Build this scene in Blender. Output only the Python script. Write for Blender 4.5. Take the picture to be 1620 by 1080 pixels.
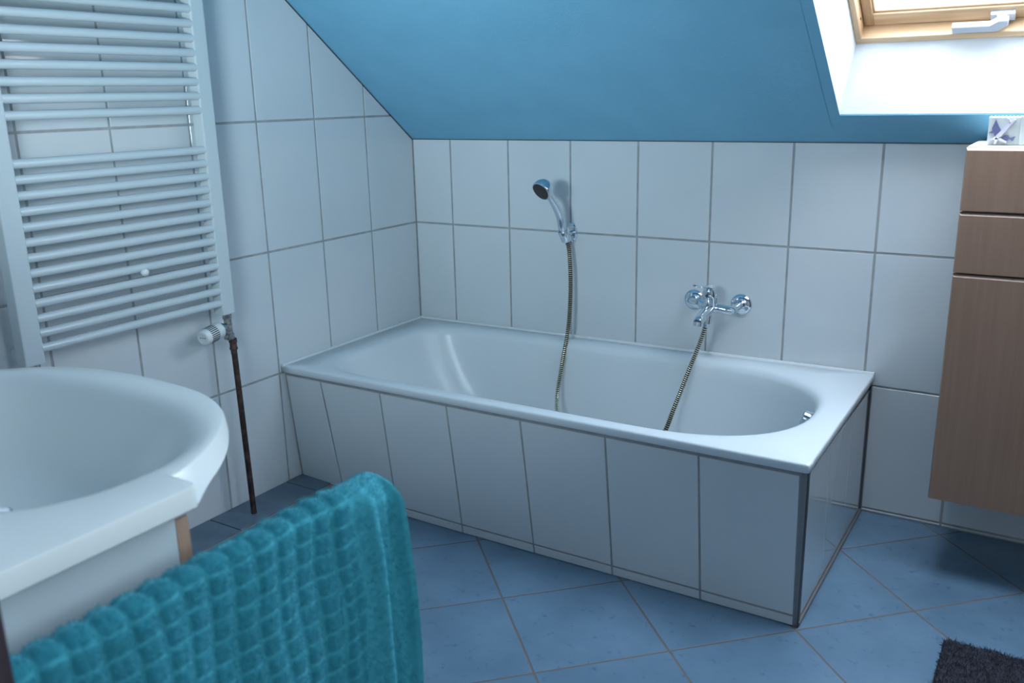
import bpy, bmesh, math, random
from mathutils import Vector, Matrix, noise
random.seed(7)
S = bpy.context.scene
COL = S.collection
for o in list(bpy.data.objects):
    bpy.data.objects.remove(o)

# ------------------------------------------------------------------ camera
CAM = Vector((2.17272, -2.78058, 1.28709))
yaw, pitch, roll = 0.560328, -0.266371, -0.0211916
cy, sy, cp, sp = math.cos(yaw), math.sin(yaw), math.cos(pitch), math.sin(pitch)
fwd = Vector((-sy*cp, cy*cp, sp)); rgt = Vector((cy, sy, 0)); upv = rgt.cross(fwd)
cr, sr = math.cos(roll), math.sin(roll)
r2 = rgt*cr + upv*sr; u2 = upv*cr - rgt*sr
cd = bpy.data.cameras.new('camera'); cam = bpy.data.objects.new('camera', cd); COL.objects.link(cam)
cam.matrix_world = Matrix(((r2.x, u2.x, -fwd.x, CAM.x), (r2.y, u2.y, -fwd.y, CAM.y), (r2.z, u2.z, -fwd.z, CAM.z), (0, 0, 0, 1)))
cd.sensor_width = 36; cd.lens = 36*1423.5/1620; cd.clip_start = 0.02
cd.dof.use_dof = True; cd.dof.focus_distance = 2.9; cd.dof.aperture_fstop = 5.6
S.camera = cam
# ------------------------------------------------------------------ sky, daylight, exposure
w = bpy.data.worlds.new('world'); S.world = w; w.use_nodes = True
bg = w.node_tree.nodes['Background']; bg.inputs[0].default_value = (0.72, 0.85, 1.0, 1); bg.inputs[1].default_value = 14.5
S.view_settings.view_transform = 'Standard'; S.view_settings.look = 'None'
S.view_settings.exposure = 0.2; S.view_settings.gamma = 1; S.view_settings.use_curve_mapping = False

def area(name, loc, size, target, power, colour, portal=False):
    l = bpy.data.lights.new(name, 'AREA'); l.shape = 'RECTANGLE'; l.size, l.size_y = size; l.energy = power; l.color = colour
    o = bpy.data.objects.new(name, l); COL.objects.link(o); o.location = loc
    o.rotation_euler = (Vector(target)-Vector(loc)).to_track_quat('-Z', 'Z').to_euler()
    l.cycles.is_portal = portal
    return o
# added fill light in the hall behind the doorway, no window modelled
area('hall_fill', (2.35, -3.75, 1.75), (1.1, 1.2), (1.6, -1.2, 0.9), 4, (0.85, 0.95, 1.0))
# added fill above the washbasin, lifts the left wall and ceiling; no lamp there
lf_ = area('left_fill', (0.95, -2.42, 1.30), (0.62, 0.25), (0.15, 0.0, 1.80), 11.5, (0.70, 0.90, 1.0)); lf_.data.spread = math.radians(96)
# added fill at the unseen right hand wall for basin and towel, no window
rf_ = area('right_fill', (3.18, -2.05, 1.55), (0.8, 0.9), (1.1, -2.25, 0.80), 4.5, (0.76, 0.90, 1.0)); rf_.data.spread = math.radians(80)
# sampling portal in the roof window opening (lets in the sky, gives no light of its own)
area('roof_window_portal', (2.029, -0.33, 1.82), (0.80, 1.05), (2.029, -0.33-0.60, 1.82-0.80), 1, (1, 1, 1), portal=True)

# ------------------------------------------------------------------ materials
def mat(name, col, rough=0.5, metal=0.0, **kw):
    m = bpy.data.materials.new(name); m.use_nodes = True
    b = m.node_tree.nodes['Principled BSDF']
    b.inputs['Base Color'].default_value = (*col, 1); b.inputs['Roughness'].default_value = rough; b.inputs['Metallic'].default_value = metal
    for k, v in kw.items(): b.inputs[k].default_value = v
    return m
def nodes(m): return m.node_tree.nodes, m.node_tree.links, m.node_tree.nodes['Principled BSDF']
def noise_col(m, c1, c2, scale, lo=0.4, hi=0.6, detail=4, stretch=(1, 1, 1), bump=0, bscale=None, coords='Object', rand=False):
    N, L, b = nodes(m)
    tc = N.new('ShaderNodeTexCoord'); mp = N.new('ShaderNodeMapping'); mp.inputs['Scale'].default_value = stretch
    L.new(tc.outputs[coords], mp.inputs[0])
    t = N.new('ShaderNodeTexNoise'); t.inputs['Scale'].default_value = scale; t.inputs['Detail'].default_value = detail
    L.new(mp.outputs[0], t.inputs[0])
    r = N.new('ShaderNodeValToRGB'); r.color_ramp.elements[0].position = lo; r.color_ramp.elements[1].position = hi
    r.color_ramp.elements[0].color = (*c1, 1); r.color_ramp.elements[1].color = (*c2, 1)
    L.new(t.outputs[0], r.inputs[0]); L.new(r.outputs[0], b.inputs['Base Color'])
    if bump:
        t2 = N.new('ShaderNodeTexNoise'); t2.inputs['Scale'].default_value = bscale or scale; t2.inputs['Detail'].default_value = 3
        L.new(mp.outputs[0], t2.inputs[0])
        bp = N.new('ShaderNodeBump'); bp.inputs['Strength'].default_value = bump; bp.inputs['Distance'].default_value = 0.002
        L.new(t2.outputs[0], bp.inputs['Height']); L.new(bp.outputs[0], b.inputs['Normal'])
    return r
M = {}
M['tile'] = mat('white_glazed_tile', (0.62, 0.66, 0.68), 0.08)
noise_col(M['tile'], (0.61, 0.655, 0.68), (0.64, 0.675, 0.695), 3, bump=0.05, bscale=14)
M['grout'] = mat('grey_grout', (0.20, 0.21, 0.225), 0.9)
noise_col(M['grout'], (0.31, 0.32, 0.33), (0.37, 0.38, 0.39), 25)
M['blue'] = mat('blue_wall_paint', (0.13, 0.42, 0.58), 0.75)
noise_col(M['blue'], (0.165, 0.41, 0.575), (0.177, 0.43, 0.60), 6, bump=0.35, bscale=160)
M['white'] = mat('white_wall_paint', (0.80, 0.83, 0.85), 0.7)
noise_col(M['white'], (0.79, 0.82, 0.84), (0.82, 0.85, 0.87), 9, bump=0.25, bscale=150)
M['enamel'] = mat('white_enamel', (0.67, 0.72, 0.75), 0.30)
M['ceramic'] = mat('sanitary_ceramic', (0.70, 0.745, 0.74), 0.25)
M['lacquer'] = mat('white_radiator_lacquer', (0.54, 0.60, 0.62), 0.10)
M['lacquer_cream'] = mat('cream_radiator_lacquer', (0.66, 0.74, 0.78), 0.25)
M['sealant'] = mat('white_sealant', (0.70, 0.73, 0.75), 0.35)
M['chrome'] = mat('chrome', (0.72, 0.77, 0.82), 0.08, 1.0)
M['nickel'] = mat('dull_nickel', (0.38, 0.36, 0.33), 0.32, 1.0)
noise_col(M['nickel'], (0.26, 0.24, 0.21), (0.50, 0.49, 0.46), 120)
M['alu'] = mat('aluminium_trim', (0.27, 0.265, 0.265), 0.45, 0.6)
M['darkalu'] = mat('dark_trim_groove', (0.05, 0.05, 0.055), 0.5)
M['rust'] = mat('dark_rusty_copper', (0.06, 0.035, 0.03), 0.6, 0.3)
noise_col(M['rust'], (0.035, 0.020, 0.018), (0.13, 0.065, 0.045), 45, 0.45, 0.75)
M['plastic'] = mat('white_plastic', (0.66, 0.70, 0.70), 0.35)
M['black'] = mat('black_rubber', (0.02, 0.02, 0.022), 0.5)
M['steel_ring'] = mat('steel_hose_ring', (0.85, 0.82, 0.70), 0.25, 1.0)
M['brass_ring'] = mat('dark_brass_groove', (0.045, 0.034, 0.015), 0.5, 0.6)  # grooves between the rings in a darker brass
def wood(name, c1, c2, rough, stretch, sc=6):
    m = mat(name, c1, rough); noise_col(m, c1, c2, sc, 0.35, 0.7, 6, stretch, bump=0.05); return m
M['maple'] = wood('maple_veneer', (0.30, 0.180, 0.122), (0.345, 0.210, 0.146), 0.4, (14, 14, 0.5))
M['maple_top'] = mat('skylit_cabinet_top', (0.72, 0.68, 0.64), 0.4)  # skylight falling on the top board, painted in as a paler colour
M['pine_h'] = wood('lacquered_pine', (0.62, 0.40, 0.22), (0.76, 0.54, 0.34), 0.35, (0.8, 14, 14))
M['pine_v'] = wood('lacquered_pine_upright', (0.58, 0.37, 0.20), (0.72, 0.50, 0.31), 0.35, (14, 0.8, 0.8))
M['edgewood'] = wood('door_edge_wood', (0.33, 0.22, 0.16), (0.42, 0.29, 0.22), 0.5, (12, 12, 0.8))
M['darkwood'] = wood('dark_door_wood', (0.035, 0.022, 0.028), (0.06, 0.038, 0.042), 0.5, (12, 12, 0.8))
M['cabwhite'] = mat('white_cabinet_panel', (0.50, 0.58, 0.62), 0.3)
M['handle'] = mat('white_window_handle', (0.50, 0.54, 0.60), 0.3)
gm = bpy.data.materials.new('window_glass'); gm.use_nodes = True; M['glass'] = gm; N = gm.node_tree.nodes; L = gm.node_tree.links
N.remove(N['Principled BSDF']); g1 = N.new('ShaderNodeBsdfTransparent'); g2 = N.new('ShaderNodeBsdfGlossy'); g2.inputs['Roughness'].default_value = 0.0
fz_ = N.new('ShaderNodeLayerWeight'); fz_.inputs[0].default_value = 0.5; pw = N.new('ShaderNodeMath'); pw.operation = 'POWER'; pw.inputs[1].default_value = 4.0
ml = N.new('ShaderNodeMath'); ml.operation = 'MULTIPLY_ADD'; ml.inputs[1].default_value = 0.6; ml.inputs[2].default_value = 0.03
L.new(fz_.outputs['Facing'], pw.inputs[0]); L.new(pw.outputs[0], ml.inputs[0]); mx = N.new('ShaderNodeMixShader'); L.new(ml.outputs[0], mx.inputs[0]); L.new(g1.outputs[0], mx.inputs[1]); L.new(g2.outputs[0], mx.inputs[2]); L.new(mx.outputs[0], N['Material Output'].inputs[0])
M['screen'] = mat('sprayer_face', (0.035, 0.03, 0.03), 0.35)
M['greyblue'] = mat('blue_grey_glaze', (0.10, 0.11, 0.22), 0.35)
M['lilac'] = mat('lilac_white_glaze', (0.52, 0.50, 0.60), 0.35)
M['relief'] = mat('white_stoneware', (0.46, 0.50, 0.49), 0.4)

# diagonal blue floor tile
m = mat('blue_floor_tile', (0.2, 0.35, 0.5), 0.3); N, L, b = nodes(m); M['floor'] = m
tc = N.new('ShaderNodeTexCoord'); sx = N.new('ShaderNodeSeparateXYZ'); L.new(tc.outputs['Object'], sx.inputs[0])
def mth(op, a, c, clamp=False):
    n = N.new('ShaderNodeMath'); n.operation = op; n.use_clamp = clamp
    for i, v in enumerate((a, c)):
        if v is None: continue
        if isinstance(v, (int, float)): n.inputs[i].default_value = v
        else: L.new(v, n.inputs[i])
    return n.outputs[0]
P = 0.334
def gridline(sign, off):
    s = mth('MULTIPLY', mth('ADD' if sign > 0 else 'SUBTRACT', sx.outputs[0], sx.outputs[1]), 0.70710678)
    q = mth('DIVIDE', mth('SUBTRACT', s, off), P)
    d = mth('ABSOLUTE', mth('SUBTRACT', mth('FRACT', mth('ADD', q, 0.5), None), 0.5), None)
    return mth('MULTIPLY', d, P), mth('FLOOR', q, None)
d1, i1 = gridline(1, 0.006); d2, i2 = gridline(-1, 1.418)
dist = mth('MINIMUM', d1, d2)
gr = N.new('ShaderNodeMapRange'); gr.inputs['From Min'].default_value = 0.0022; gr.inputs['From Max'].default_value = 0.0034; L.new(dist, gr.inputs['Value'])
cmb = N.new('ShaderNodeCombineXYZ'); L.new(i1, cmb.inputs[0]); L.new(i2, cmb.inputs[1])
wn = N.new('ShaderNodeTexWhiteNoise'); L.new(cmb.outputs[0], wn.inputs[0])
addv = N.new('ShaderNodeVectorMath'); addv.operation = 'ADD'; sc = N.new('ShaderNodeVectorMath'); sc.operation = 'SCALE'; sc.inputs['Scale'].default_value = 9.0
L.new(wn.outputs['Color'], sc.inputs[0]); L.new(tc.outputs['Object'], addv.inputs[0]); L.new(sc.outputs[0], addv.inputs[1])
n1 = N.new('ShaderNodeTexNoise'); n1.inputs['Scale'].default_value = 7; n1.inputs['Detail'].default_value = 6; L.new(addv.outputs[0], n1.inputs[0])
n2 = N.new('ShaderNodeTexNoise'); n2.inputs['Scale'].default_value = 38; n2.inputs['Detail'].default_value = 5; n2.inputs['Roughness'].default_value = 0.7; L.new(addv.outputs[0], n2.inputs[0])
ra = N.new('ShaderNodeValToRGB'); ra.color_ramp.elements[0].position = 0.3; ra.color_ramp.elements[1].position = 0.7
ra.color_ramp.elements[0].color = (0.105, 0.185, 0.27, 1); ra.color_ramp.elements[1].color = (0.150, 0.250, 0.355, 1)
rb = N.new('ShaderNodeValToRGB'); rb.color_ramp.elements[0].position = 0.30; rb.color_ramp.elements[1].position = 0.42
rb.color_ramp.elements[0].color = (0.55, 0.62, 0.72, 1); rb.color_ramp.elements[1].color = (1, 1, 1, 1)
L.new(n1.outputs[0], ra.inputs[0]); L.new(n2.outputs[0], rb.inputs[0])
mul = N.new('ShaderNodeMixRGB'); mul.blend_type = 'MULTIPLY'; mul.inputs[0].default_value = 1; L.new(ra.outputs[0], mul.inputs[1]); L.new(rb.outputs[0], mul.inputs[2])
mg = N.new('ShaderNodeMixRGB'); L.new(gr.outputs[0], mg.inputs[0]); mg.inputs[1].default_value = (0.16, 0.14, 0.13, 1); L.new(mul.outputs[0], mg.inputs[2])
L.new(mg.outputs[0], b.inputs['Base Color'])
rr = N.new('ShaderNodeMapRange'); L.new(gr.outputs[0], rr.inputs['Value']); rr.inputs['To Min'].default_value = 0.9; rr.inputs['To Max'].default_value = 0.32; L.new(rr.outputs[0], b.inputs['Roughness'])
bp = N.new('ShaderNodeBump'); bp.inputs['Distance'].default_value = 0.002; bp.inputs['Strength'].default_value = 0.6; L.new(gr.outputs[0], bp.inputs['Height']); L.new(bp.outputs[0], b.inputs['Normal'])
# ledge tile, floor blue with the shade painted in darker, no diagonal joints
M['ledge'] = mat('shaded_blue_ledge_tile', (0.16, 0.28, 0.42), 0.35)
noise_col(M['ledge'], (0.085, 0.135, 0.19), (0.12, 0.18, 0.24), 10)

# ------------------------------------------------------------------ mesh helpers
def empty(name, loc=(0, 0, 0), label=None, cat=None, group=None, kind=None):
    o = bpy.data.objects.new(name, None); COL.objects.link(o); o.location = loc; o.empty_display_size = 0.1
    tag(o, label, cat, group, kind); return o
def tag(o, label=None, cat=None, group=None, kind=None):
    if label: o['label'] = label
    if cat: o['category'] = cat
    if group: o['group'] = group
    if kind: o['kind'] = kind
    return o
class MB:
    """collects faces in world coordinates; build() links one mesh object"""
    def __init__(s): s.v = []; s.f = []; s.m = []; s.sm = []
    def add(s, vs, fs, mi=0, smooth=False):
        n = len(s.v); s.v += [Vector(p) for p in vs]
        for f in fs: s.f.append([i+n for i in f]); s.m.append(mi); s.sm.append(smooth)
    def box(s, a, b_, mi=0, bev=0.0):
        x0, y0, z0 = a; x1, y1, z1 = b_
        if bev <= 0:
            s.add([(x0,y0,z0),(x1,y0,z0),(x1,y1,z0),(x0,y1,z0),(x0,y0,z1),(x1,y0,z1),(x1,y1,z1),(x0,y1,z1)],
                  [(0,3,2,1),(4,5,6,7),(0,1,5,4),(1,2,6,5),(2,3,7,6),(3,0,4,7)], mi); return
        bm = bmesh.new(); bmesh.ops.create_cube(bm, size=1)
        for v in bm.verts: v.co = Vector(((x0+x1)/2+v.co.x*(x1-x0), (y0+y1)/2+v.co.y*(y1-y0), (z0+z1)/2+v.co.z*(z1-z0)))
        bmesh.ops.bevel(bm, geom=bm.edges[:], offset=bev, segments=2, profile=0.6, affect='EDGES')
        bm.verts.index_update(); s.add([v.co.copy() for v in bm.verts], [[v.index for v in f.verts] for f in bm.faces], mi); bm.free()
    def prism(s, poly, h0, h1, fr, mi=0, inset=0.0):
        """poly (u,v) from w=h0 to w=h1, frame fr(u,v,w)->xyz; optional inset of the top for a soft edge"""
        n = len(poly); cx = sum(p[0] for p in poly)/n; cy_ = sum(p[1] for p in poly)/n
        def ins(p):
            dx, dy = cx-p[0], cy_-p[1]; return (p[0]+math.copysign(min(inset, abs(dx)), dx), p[1]+math.copysign(min(inset, abs(dy)), dy))
        top = [ins(p) for p in poly] if inset else poly
        if inset:
            hm = h1-inset
            vs = [fr(*p, h0) for p in poly]+[fr(*p, hm) for p in poly]+[fr(*p, h1) for p in top]; R_ = 3
        else: vs = [fr(*p, h0) for p in poly]+[fr(*p, h1) for p in top]; R_ = 2
        fs = [list(range(n))[::-1], [i+(R_-1)*n for i in range(n)]]
        for k in range(R_-1):
            for i in range(n):
                j = (i+1) % n; fs.append([i+k*n, j+k*n, j+(k+1)*n, i+(k+1)*n])
        s.add(vs, fs, mi)
    def tube(s, pts, rad, n=16, mi=0, caps=True, smooth=True, up=None):
        pts = [Vector(p) for p in pts]; K = len(pts)
        rad = rad if isinstance(rad, (list, tuple)) else [rad]*K
        mis = mi if isinstance(mi, list) else None
        t = [(pts[min(i+1, K-1)]-pts[max(i-1, 0)]).normalized() for i in range(K)]
        for i in range(K):
            if t[i].length < .5: t[i] = t[i-1]
        a = Vector(up) if up else (Vector((0, 0, 1)) if abs(t[0].z) < .9 else Vector((1, 0, 0)))
        base = len(s.v); e1 = (a-t[0]*a.dot(t[0])).normalized()
        for i in range(K):
            e1 = (e1-t[i]*e1.dot(t[i])).normalized(); e2 = t[i].cross(e1)
            for k in range(n):
                an = 2*math.pi*k/n; s.v.append(pts[i]+(e1*math.cos(an)+e2*math.sin(an))*rad[i])
        for i in range(K-1):
            for k in range(n):
                k2 = (k+1) % n
                s.f.append([base+i*n+k, base+i*n+k2, base+(i+1)*n+k2, base+(i+1)*n+k]); s.m.append(mis[i] if mis else mi); s.sm.append(smooth)
        if caps:
            for i, rev in ((0, True), (K-1, False)):
                f = [base+i*n+k for k in range(n)]; s.f.append(f[::-1] if rev else f); s.m.append(mis[0] if mis else mi); s.sm.append(False)
    def lathe(s, p0, axis, prof, n=32, mi=0):
        """prof: list of (distance along axis, radius); sharp corners come from doubled points"""
        p0 = Vector(p0); ax = Vector(axis).normalized()
        a = Vector((0, 0, 1)) if abs(ax.z) < .9 else Vector((1, 0, 0)); e1 = (a-ax*a.dot(ax)).normalized(); e2 = ax.cross(e1)
        K = len(prof); base = len(s.v)
        for d, r in prof:
            for k in range(n):
                an = 2*math.pi*k/n; s.v.append(p0+ax*d+(e1*math.cos(an)+e2*math.sin(an))*max(r, 1e-5))
        for i in range(K-1):
            for k in range(n):
                k2 = (k+1) % n; s.f.append([base+i*n+k, base+i*n+k2, base+(i+1)*n+k2, base+(i+1)*n+k]); s.m.append(mi); s.sm.append(True)
        s.f.append([base+k for k in range(n)][::-1]); s.m.append(mi); s.sm.append(False)
        s.f.append([base+(K-1)*n+k for k in range(n)]); s.m.append(mi); s.sm.append(False)
    def build(s, name, mats, parent=None, origin=None, kind=None, autosmooth=True):
        me = bpy.data.meshes.new(name)
        o = bpy.data.objects.new(name, me); COL.objects.link(o)
        pl = Vector((0, 0, 0))
        if parent:
            o.parent = parent; p = parent
            while p: pl += p.location; p = p.parent
        org = Vector(origin) if origin is not None else pl
        me.from_pydata([v-org for v in s.v], [], s.f)
        o.location = org-pl
        for mm in (mats if isinstance(mats, (list, tuple)) else [mats]): me.materials.append(mm)
        me.polygons.foreach_set('material_index', s.m); me.polygons.foreach_set('use_smooth', s.sm)
        bm = bmesh.new(); bm.from_mesh(me); bmesh.ops.recalc_face_normals(bm, faces=bm.faces)
        if autosmooth:
            for e in bm.edges:
                if len(e.link_faces) == 2 and e.calc_face_angle(0) > math.radians(38): e.smooth = False
        bm.to_mesh(me); bm.free(); me.update()
        if kind: o['kind'] = kind
        return o
def clip(poly, a, b_, c):
    """keep a*u+b*v<=c"""
    out = []
    for i in range(len(poly)):
        p, q = poly[i], poly[(i+1) % len(poly)]
        dp, dq = a*p[0]+b_*p[1]-c, a*q[0]+b_*q[1]-c
        if dp <= 0: out.append(p)
        if dp*dq < 0:
            t = dp/(dp-dq); out.append((p[0]+(q[0]-p[0])*t, p[1]+(q[1]-p[1])*t))
    return out
def tiles(mb, us, vs, fr, gw=0.0068, clips=(), mi=1, tilt=0.0012, depth=0.004):
    for i in range(len(us)-1):
        for j in range(len(vs)-1):
            a0, a1, b0, b1 = us[i]+gw/2, us[i+1]-gw/2, vs[j]+gw/2, vs[j+1]-gw/2
            if a1-a0 < .004 or b1-b0 < .004: continue
            poly = [(a0, b0), (a1, b0), (a1, b1), (a0, b1)]
            for c in clips:
                poly = clip(poly, *c) if poly else poly
            if len(poly) < 3: continue
            tu, tv = random.uniform(-tilt, tilt), random.uniform(-tilt, tilt); cu, cv = (a0+a1)/2, (b0+b1)/2
            f2 = lambda u, v, w, tu=tu, tv=tv, cu=cu, cv=cv: fr(u, v, w+(tu*(u-cu)+tv*(v-cv) if w > -0.001 else 0))
            mb.prism(poly, -depth, 0.0, f2, mi, 0.0008)

SL = 0.7512; ZK = 1.137          # slope of the roof, height of the knee wall
ZC = 2.35; YC = -(ZC-ZK)/SL      # flat ceiling
YF = -2.45                       # wall with the doorway
XR = 3.25                        # right hand wall
PW = 0.253
# ------------------------------------------------------------------ structure
# back wall
fb = lambda u, v, w: (u, -w, v)
mb = MB(); mb.box((-0.1, 0.0015, -0.1), (XR+0.1, 0.12, ZK), 0)
us = [0.0, 0.1742]+[0.1742+PW*k for k in range(1, 13)]+[XR]
tiles(mb, us, [0.001, 0.013, 0.4145, 0.8204, ZK+0.001], fb)
mb.box((0, -0.0010, 0.45), (0.0035, 0.0025, ZK), 0)
mb.build('wall_back', [M['grout'], M['tile']], kind='structure')
# left wall
fl = lambda u, v, w: (w, -u, v)
mb = MB()
poly = [(-0.1, -0.1), (2.57, -0.1), (2.57, ZC), (-YC, ZC), (0, ZK), (-0.1, ZK)]
mb.prism([(p[0], p[1]) for p in poly], -0.12, -0.0015, fl, 0)
us = [0.0]+[0.2659+PW*k for k in range(0, 9)]+[2.45]
tiles(mb, us, [0.001, 0.013, 0.4145, 0.8204, 1.2263, 1.6321, 2.038, ZC], fl, clips=[(-SL, 1, ZK+0.0-0.003)])
mb.build('wall_left', [M['grout'], M['tile']], kind='structure')
# right wall
mb = MB(); mb.prism([(0, -0.1), (-YF, -0.1), (-YF, ZC), (-YC, ZC), (0, ZK)], XR+0.0025, XR+0.1, lambda u, v, w_: (w_, -u, v), 0)
fr_ = lambda u, v, w: (XR-w, -u, v)
tiles(mb, us[:-1]+[2.45], [0.001, 0.013, 0.4145, 0.8204, 1.2263, 1.6321, 2.038, ZC], fr_, clips=[(-SL, 1, ZK-0.003)])
mb.build('wall_right', [M['grout'], M['tile']], kind='structure')
# front wall with the doorway the camera looks through
JX0, JX1, DZ = 1.425, 3.05, 2.05
mb = MB()
mb.box((-0.1, YF-0.12, -0.1), (JX0, YF, ZC)); mb.box((JX1, YF-0.12, -0.1), (XR+0.1, YF, ZC)); mb.box((JX0, YF-0.12, DZ), (JX1, YF, ZC))
mb.build('wall_front', [M['white']], kind='structure')
mb = MB()
mb.box((JX0, YF-0.13, 0), (JX0+0.033, YF+0.004, DZ), 0, 0.002); mb.box((JX1-0.033, YF-0.13, 0), (JX1, YF+0.004, DZ), 0, 0.002)
mb.box((JX0, YF-0.13, DZ-0.033), (JX1, YF+0.004, DZ), 0, 0.002)
mb.build('trim_2', [M['darkwood']], kind='structure')
# floor runs on into the hall
mb = MB(); mb.box((-0.1, -4.2, -0.1), (XR+0.1, 0.1, 0.0)); fo = mb.build('floor', [M['floor']], origin=(0, 0, 0), kind='structure')
# hall shell
mb = MB(); mb.box((0.9, -4.2, 0), (1.0, YF-0.12, 2.5)); mb.box((3.25, -4.2, 0), (3.35, YF-0.12, 2.5)); mb.box((0.9, -4.3, 0), (3.35, -4.2, 2.5)); mb.box((0.9, -4.3, ZC), (3.35, YF-0.12, 2.5))
mb.build('wall_hall', [M['white']], kind='structure')
# sloping ceiling with the window opening
OX0, OX1, OY0, OY1 = 1.587, 2.47, -0.104, -1.02
cl = math.sqrt(1+SL*SL)
def slope(u, yv, off): return (u, yv, ZK-SL*yv+off)       # off is vertical thickness
mb = MB()
def slab(x0, x1, ya, yb, t=0.20):
    vs = [slope(x0, ya, 0), slope(x1, ya, 0), slope(x1, yb, 0), slope(x0, yb, 0), slope(x0, ya, t), slope(x1, ya, t), slope(x1, yb, t), slope(x0, yb, t)]
    mb.add(vs, [(0, 3, 2, 1), (4, 5, 6, 7), (0, 1, 5, 4), (1, 2, 6, 5), (2, 3, 7, 6), (3, 0, 4, 7)])
slab(-0.1, OX0-0.03, 0.11, YC-0.1); slab(OX1+0.03, XR+0.1, 0.11, YC-0.1); slab(OX0-0.03, OX1+0.03, 0.11, OY0+0.03); slab(OX0-0.03, OX1+0.03, OY1-0.03, YC-0.1)
mb.box((-0.1, YF-0.12, ZC), (XR+0.1, YC, ZC+0.1))
# thin collar closing the paint up to the opening edge
for (x0, x1, ya, yb) in ((OX0-0.031, OX0, OY0+0.031, OY1-0.031), (OX1, OX1+0.031, OY0+0.031, OY1-0.031), (OX0, OX1, OY0+0.031, OY0), (OX0, OX1, OY1, OY1-0.031)):
    slab(x0, x1, ya, yb, 0.004)
mb.build('ceiling', [M['blue']], kind='structure')
# white plastered reveal
WX0, WX1 = 1.614, 2.444
WY0, WY1 = -0.092, -0.93      # window frame lower / upper outer edge on plane off=.2
mb = MB()
def quadbox(a, b_, c, d, tv):
    tv = Vector(tv); vs = [Vector(p) for p in (a, b_, c, d)]; mb.add(vs+[p+tv for p in vs], [(0, 1, 2, 3), (7, 6, 5, 4), (0, 4, 5, 1), (1, 5, 6, 2), (2, 6, 7, 3), (3, 7, 4, 0)])
e = 0.0015
A0, A1 = slope(OX0, OY0, e), slope(OX1, OY0, e); B0, B1 = slope(WX0, WY0, .2), slope(WX1, WY0, .2)
C0, C1 = slope(OX0, OY1, e), slope(OX1, OY1, e); D0, D1 = slope(WX0, WY1, .2), slope(WX1, WY1, .2)
quadbox(A0, A1, B1, B0, (0, 0.02, 0)); quadbox(C0, C1, D1, D0, (0, -0.02, 0.01))
quadbox(A0, B0, D0, C0, (-0.02, 0, 0)); quadbox(A1, B1, D1, C1, (0.02, 0, 0))
mb.build('trim_1', [M['white']], kind='structure')
mb = MB(); mb.box((0.0, -0.0022, ZK-0.0022), (XR, 0.004, ZK-0.0002)); mb.prism([(0.002, ZK-0.0045), (-YC, ZC-0.0045), (-YC, ZC-0.001), (0.002, ZK-0.001)], -0.002, 0.0014, fl)
mb.build('trim_4', [M['darkalu']], kind='structure')
# roof window
win = empty('window_1', (0, 0, 0), kind='structure')
# frame coordinates: x, s along slope from the lower outer edge, n outward normal depth from the inner face
es = Vector((0, -1, SL))/cl; en = Vector((0, SL, 1))/cl; W0 = Vector(slope(0, WY0, .2))
fw = lambda x, s, n: tuple(Vector((x, 0, 0))+W0+es*s+en*n)
WH = (WY0-WY1)*cl
def wbox(mb, x0, x1, s0, s1, n0, n1, mi=0, ins=0.0015):
    mb.prism([(x0, s0), (x1, s0), (x1, s1), (x0, s1)], -n1, -n0, lambda u, v, w_: fw(u, v, -w_), mi, ins)
FT, FJ, sd = 0.022, 0.016, 0.036
mb = MB(); wbox(mb, WX0, WX1, 0, FT, -0.004, 0.11); wbox(mb, WX0, WX1, WH-FT, WH, -0.004, 0.11)
mb.build('window_frame', [M['pine_h']], win)
mb = MB(); wbox(mb, WX0, WX0+FJ, FT, WH-FT, -0.004, 0.11); wbox(mb, WX1-FJ, WX1, FT, WH-FT, -0.004, 0.11)
mb.build('window_jamb', [M['pine_v']], win)
mb = MB()
wbox(mb, WX0+FJ+0.027, WX1-FJ-0.027, FT+0.002, 0.067, sd, sd+0.05); wbox(mb, WX0+FJ+0.027, WX1-FJ-0.027, WH-FT-0.05, WH-FT-0.004, sd, sd+0.05)
wbox(mb, WX0+FJ+0.027, WX1-FJ-0.027, 0.067, 0.073, sd+0.006, sd+0.05)
sash = mb.build('sash_rail', [M['pine_h']], win)
mb = MB()
wbox(mb, WX0+FJ+0.001, WX0+FJ+0.027, FT+0.002, WH-FT-0.004, sd, sd+0.05); wbox(mb, WX1-FJ-0.027, WX1-FJ-0.001, FT+0.002, WH-FT-0.004, sd, sd+0.05)
wbox(mb, WX0+FJ+0.027, WX0+FJ+0.033, 0.073, WH-FT-0.05, sd+0.006, sd+0.05)
mb.build('sash_stile', [M['pine_v']], win)
mb = MB(); wbox(mb, WX0+FJ+0.03, WX1-FJ-0.03, 0.070, WH-FT-0.045, sd+0.028, sd+0.034, ins=0)
mb.build('glass', [M['glass']], win)
mb = MB(); mb.lathe(fw(WX0+FJ, 0.075, 0.018), (1, 0, 0), [(0, .004), (.001, .004), (.0015, .002)], 16)
mb.build('bolt', [M['darkalu']], win)
# roof window handle: plate on the lower rail, cranked lever to the left
mb = MB()
wbox(mb, 1.937, 1.991, 0.031, 0.056, 0.022, 0.0362)
hob = mb.build('window_handle', [M['handle']], win)
mb = MB()
def wpoly(poly, n0, n1): mb.prism(poly, -n1, -n0, lambda u, v, w_: fw(u, v, -w_), 0, 0.002)
wpoly([(1.853, .030), (1.955, .030), (1.980, .052), (1.980, .068), (1.958, .068), (1.938, .053), (1.853, .053)], -0.010, 0.006)
wpoly([(1.952, .034), (1.974, .034), (1.974, .055), (1.952, .055)], 0.006, 0.024)
mb.build('lever', [M['handle']], hob)

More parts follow.
